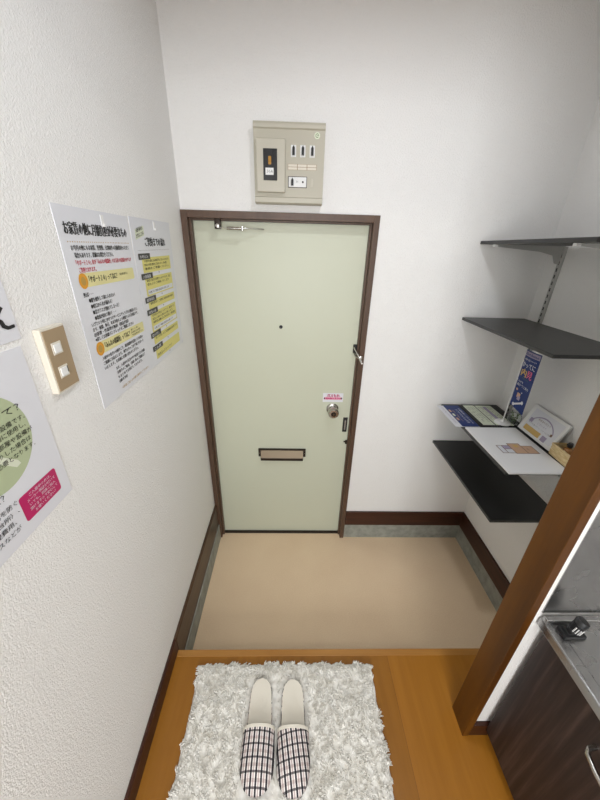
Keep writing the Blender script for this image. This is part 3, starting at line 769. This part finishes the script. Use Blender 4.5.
for k in range(15000):
    x = random.uniform(rx0, rx1); y = random.uniform(ry0, ry1)
    if k % 9 == 0:
        s_ = random.random()
        if s_ < .4: y = ry1-random.random()*.004
        elif s_ < .7: x = rx0+random.random()*.004
        else: x = rx1-random.random()*.004
    if under_slipper(x, y): continue
    z = pile_h(x, y)-.004
    fa = mn.noise(Vector((x*26, y*26, 5)))*7+random.uniform(-.7, .7)
    ln = random.uniform(.010, .018); dx, dy = math.cos(fa)*ln*.75, math.sin(fa)*ln*.75
    ox, oy = (rx0-x), 0
    w_ = random.uniform(.0011, .0019)
    p = [Vector((x, y, z)), Vector((x+dx*.5, y+dy*.5, z+ln*.62)), Vector((x+dx, y+dy, z+ln*.55))]
    p[1].z = min(p[1].z, H+.0235); p[2].z = max(H+.003, min(p[2].z, H+.0235))
    sd = Vector((-math.sin(fa), math.cos(fa), 0))*w_; up = Vector((0, 0, w_*.9))
    o = len(vs)
    for q, sc in zip(p, (1, 1.15, .45)): vs += [q+sd*sc, q-sd*sc*.6+up*sc, q-sd*sc*.6-up*sc]
    for a in (0, 3):
        for c in range(3): fs.append([o+a+c, o+a+(c+1) % 3, o+a+3+(c+1) % 3, o+a+3+c])
    fs.append([o+6, o+7, o+8])
mb.add(vs, fs, PILE, True)
pile = mb.build('pile', rg); pile['kind'] = 'stuff'

# ------------------------------------------------------------------ slippers
def outline(t):
    # half widths along length: t 0 heel .. 1 toe
    pts = [(0, 0), (.02, .017), (.06, .028), (.14, .0352), (.3, .0368), (.46, .0385), (.56, .0475), (.75, .0490), (.86, .046), (.94, .035), (.985, .018), (1, 0)]
    for a, b in zip(pts, pts[1:]):
        if t <= b[0]:
            u = (t-a[0])/(b[0]-a[0]); return a[1]+(b[1]-a[1])*u
    return 0
def hw_up(t): return max(outline(t), .0478 if t < .6 else 0)
def slipper(cx, yh, rot, chk, label, flip):
    Ls = .274; zb = H+.0240
    root = thing('slipper', (cx, yh-Ls/2, zb), label, 'slipper', 'pair of gingham slippers on the rug')
    ca, sa = math.cos(rot), math.sin(rot)
    def P(u, t, z):    # u lateral, t along heel->toe (towards -y)
        x = u
        y = -t*Ls
        return Vector((cx+x*ca-y*sa, yh+x*sa+y*ca, zb+z))
    nt = 48; ts = [.5-.5*math.cos(PI*i/nt) for i in range(nt+1)]
    def layer(mb, z0, z1, grow, m, n=10):
        vs = []; fs = []
        for z in (z0, z1):
            for t in ts:
                hw = outline(t)+(grow if 0 < t < 1 else 0)
                tt = t+(grow/Ls if t == 1 else (-grow/Ls if t == 0 else 0))
                for i in range(n+1): vs.append(P(hw*(2*i/n-1), tt, z))
        K = (nt+1)*(n+1)
        for L_ in (0, 1):
            for j in range(nt):
                for i in range(n):
                    a = L_*K+j*(n+1)+i; q = [a, a+1, a+n+2, a+n+1]; fs.append(q if L_ else q[::-1])
        for j in range(nt):
            for i in (0, n):
                a = j*(n+1)+i; q = [a, a+n+1, a+n+1+K, a+K]; fs.append(q if i else q[::-1])
        mb.add(vs, fs, m)
    mb = MB(); layer(mb, 0, .005, .0015, SOLE); mb.build('sole', root)
    mb = MB(); layer(mb, .0052, .0105, 0, INSOLE); mb.build('insole', root)
    # stitched heel edge
    mb = MB()
    ed = []
    for sgn in (-1, 1):
        tt = [.005+.49*k/26 for k in range(27)]
        if sgn > 0: tt = tt[::-1]
        ed += [P(-sgn*(outline(t)+.0012), t, .0066) for t in (tt if sgn > 0 else tt)]
    mb.tube(ed, .0012, chk, 6)
    mb.build('stitched_edge', root)
    # upper
    t0u = .505
    mb = MB(); nu_, nv_ = 22, 26
    vs = []; vi = []
    def up(s, r, off=0):
        t = t0u+(1-t0u)*s; t = min(t, .9995)
        hw = hw_up(t)+.0028+off
        hgt = (.046*(1-.30*s)*min(1, ((1-s)/.32)**.5) if s < 1 else 0)+.004
        a = PI*r
        u = -hw*math.cos(a); z = .003+(hgt-.003+off)*math.sin(a)**.75
        return P(u, t+(.012*(s)+off/Ls)*1.0 if s > .9 else t+.0*s, z)
    for j in range(nv_+1):
        s = 1-(1-j/nv_)**1.4
        for i in range(nu_+1): vs.append(up(s, i/nu_))
    for j in range(nv_+1):
        s = 1-(1-j/nv_)**1.4
        for i in range(nu_+1): vi.append(up(s, i/nu_, -.003))
    fs = [[j*(nu_+1)+i, j*(nu_+1)+i+1, (j+1)*(nu_+1)+i+1, (j+1)*(nu_+1)+i] for j in range(nv_) for i in range(nu_)]
    K = len(vs)
    rimf = [[i, i+1, K+i+1, K+i] for i in range(nu_)]
    mb.add(vs+vi, fs+[[a+K for a in f[::-1]] for f in fs]+rimf, chk, True)
    u_ = mb.build('upper', root)
    # beige opening trim
    mb = MB()
    for a_, b_, mm_ in ((-.012, .018, INSOLE),):
        n1 = []
        for s in (a_, b_):
            for i in range(nu_+1):
                t = t0u+s
                hw = hw_up(t)+.0038; a = PI*i/nu_; hgt = .0505
                n1.append(P(-hw*math.cos(a), t, .003+(hgt-.003)*math.sin(a)**.75))
        n2 = []
        for s in (a_, b_):
            for i in range(nu_+1):
                t = t0u+s
                hw = hw_up(t)+.0004; a = PI*i/nu_; hgt = .0455
                n2.append(P(-hw*math.cos(a), t, .003+(hgt-.003)*math.sin(a)**.75))
        q = nu_+1
        f1 = [[i, i+1, q+i+1, q+i] for i in range(nu_)]
        K = len(n1)
        f2 = [[a+K for a in f[::-1]] for f in f1]
        f3 = [[i, K+i, K+i+1, i+1] for i in range(nu_)]+[[q+i, q+i+1, K+q+i+1, K+q+i] for i in range(nu_)]
        mb.add(n1+n2, f1+f2+f3, mm_, True)
    mb.build('trim_band', root)
slipper(.350, -.825, .013, CHECKA, 'checked slipper with an upright pattern, nearer the left wall', 1)
slipper(.460, -.829, .010, CHECKB, 'checked slipper with a slanted pattern, nearer the cabinet', -1)

# ------------------------------------------------------------------ kitchen stove base
cab = thing('kitchen_cabinet', (1.4, -1.35, H), 'dark wood-grain base cabinet beside the timber post', 'cabinet')
cx0 = 1.0865; cy0, cy1 = -.9712, -1.62; cx1 = 1.66; ct = .790
mb = MB(); mb.box((cx0+.018, cy1, H+.045), (cx1, cy0, ct), CAB, .001); mb.build('carcass', cab)
mb = MB(); mb.box((cx0+.026, cy1+.004, H), (cx1, cy0-.0005, H+.045), BLACKM); mb.build('toe_kick', cab)
mb = MB(); mb.box((cx0, cy1+.001, H+.046), (cx0+.0175, cy0-.001, ct-.002), CAB, .0015); dr = mb.build('door', cab)
mb = MB()
hp = [(cx0+.001, -1.105, .705), (cx0-.016, -1.107, .705), (cx0-.026, -1.116, .704), (cx0-.030, -1.140, .702), (cx0-.031, -1.165, .700), (cx0-.030, -1.190, .699), (cx0-.026, -1.214, .698), (cx0-.016, -1.223, .697), (cx0+.001, -1.225, .697)]
hp = [(a, b-.052, c) for a, b, c in hp]
mb.tube(hp, .0050, SATIN, 12); o = mb.build('handle', dr); o['label'] = 'curved satin metal handle'
wt = thing('stove_worktop', (1.4, -1.3, ct), 'stainless steel stove worktop with a raised back rim on the dark cabinet', 'worktop')
mb = MB(); mb.box((1.0665, cy1-.01, ct), (cx1+.01, -.9612, .815), STEEL, .0025, 3); mb.build('worktop', wt)
mb = MB()
mb.box((1.0680, -.980, .8145), (cx1+.009, -.9668, .8300), STEEL, .002, 2)
mb.build('back_rim', wt)
mb = MB(); mb.box((1.0680, cy1-.005, .8145), (1.0760, -.990, .8165), STEEL, .0012, 2)
mb.box((1.0950, cy1+.03, .8148), (1.0962, -1.02, .8162), STEEL)
mb.build('front_rim', wt)
mb = MB(); mb.box((1.0680, -.9605, .8300), (XR-.01, -.958, 1.62), STEEL, .0005)
struct('trim_7', mb, 'stainless steel splash panel on the wall above the stove worktop')
# gas tap
gt = thing('gas_tap', (1.118, -1.0, .8152), 'black gas tap with a ribbed knob on the steel worktop', 'gas tap')
M_ = Matrix.Translation((1.1150, -1.0000, .8152))
mb = MB(); mb.box((-.026, -.014, 0), (.025, .014, .011), BLACK, .002, 3, M=M_); mb.box((-.018, -.010, .011), (.012, .010, .015), BLACK, .002, 2, M=M_); mb.build('tap_base', gt)
mb = MB(); Mk = M_ @ Matrix.Translation((-.001, .000, .012)) @ Matrix.Rotation(math.radians(20), 4, 'Y') @ Matrix.Diagonal((.88, .88, .84, 1))
pf = [(0, 0), (.0125, 0), (.0125, .006)]
for k in range(5): pf += [(.0142, .0075+k*.0045), (.0142, .0100+k*.0045), (.0122, .0108+k*.0045), (.0122, .0118+k*.0045)]
pf += [(.0150, .0315), (.0155, .044), (.0140, .047), (0, .0475)]
mb.lathe(pf, BLACK, Mk, 32); kb = mb.build('ribbed_knob', gt)
mb = MB()
for k in range(4):
    for j in range(5):
        a = math.radians(-150+j*24); p = Mk @ Vector((.0146*math.cos(a), .0146*math.sin(a), .0088+k*.0045))
        mb.box((p.x-.0010, p.y-.0010, p.z-.0010), (p.x+.0010, p.y+.0010, p.z+.0010), WHITE)
mb.build('white_marks', kb)

# ------------------------------------------------------------------ lights
def area(name, loc, size, energy, col, rot=(0, 0, 0), shape='DISK', sy=None):
    l = bpy.data.lights.new(name, 'AREA'); l.shape = shape; l.size = size; l.energy = energy; l.color = col
    if sy: l.size_y = sy
    o = bpy.data.objects.new(name, l); C.objects.link(o); o.location = loc; o.rotation_euler = rot; return o
area('entry_ceiling_lamp', (.72, -.80, 2.38), .11, 4.4, (.87, .915, 1.0))
area('kitchen_ceiling_lamp', (.85, -2.05, 2.38), .45, 6.2, (1.0, .96, .91))
area('added_back_fill', (.50, YB+.06, 1.45), .84, 29, (.94, .97, 1.0), (PI/2, 0, 0), 'RECTANGLE', 1.1)  # added fill light at the back wall, evens out the shadows
w = bpy.data.worlds.new('world'); S.world = w; w.use_nodes = True
w.node_tree.nodes['Background'].inputs[0].default_value = (.9, .93, 1, 1); w.node_tree.nodes['Background'].inputs[1].default_value = .3

# ------------------------------------------------------------------ camera
yaw, pitch, roll = -0.0289, -0.4447, 0.0276
F = Vector((-math.sin(yaw)*math.cos(pitch), math.cos(yaw)*math.cos(pitch), math.sin(pitch)))
R = Vector((math.cos(yaw), math.sin(yaw), 0)); U = R.cross(F)
R2 = R*math.cos(roll)+U*math.sin(roll); U2 = -R*math.sin(roll)+U*math.cos(roll)
cam = bpy.data.cameras.new('camera'); co = bpy.data.objects.new('camera', cam); C.objects.link(co)
cam.sensor_fit = 'VERTICAL'; cam.sensor_height = 24; cam.sensor_width = 18; cam.lens = 318.69/800*24
cam.clip_start = .02
co.matrix_world = Matrix(((R2.x, U2.x, -F.x, .4408), (R2.y, U2.y, -F.y, -1.4351), (R2.z, U2.z, -F.z, 1.6298), (0, 0, 0, 1)))
S.camera = co
S.view_settings.view_transform = 'Standard'; S.view_settings.look = 'None'; S.view_settings.gamma = 1
S.view_settings.use_curve_mapping = False; S.view_settings.exposure = 0.12
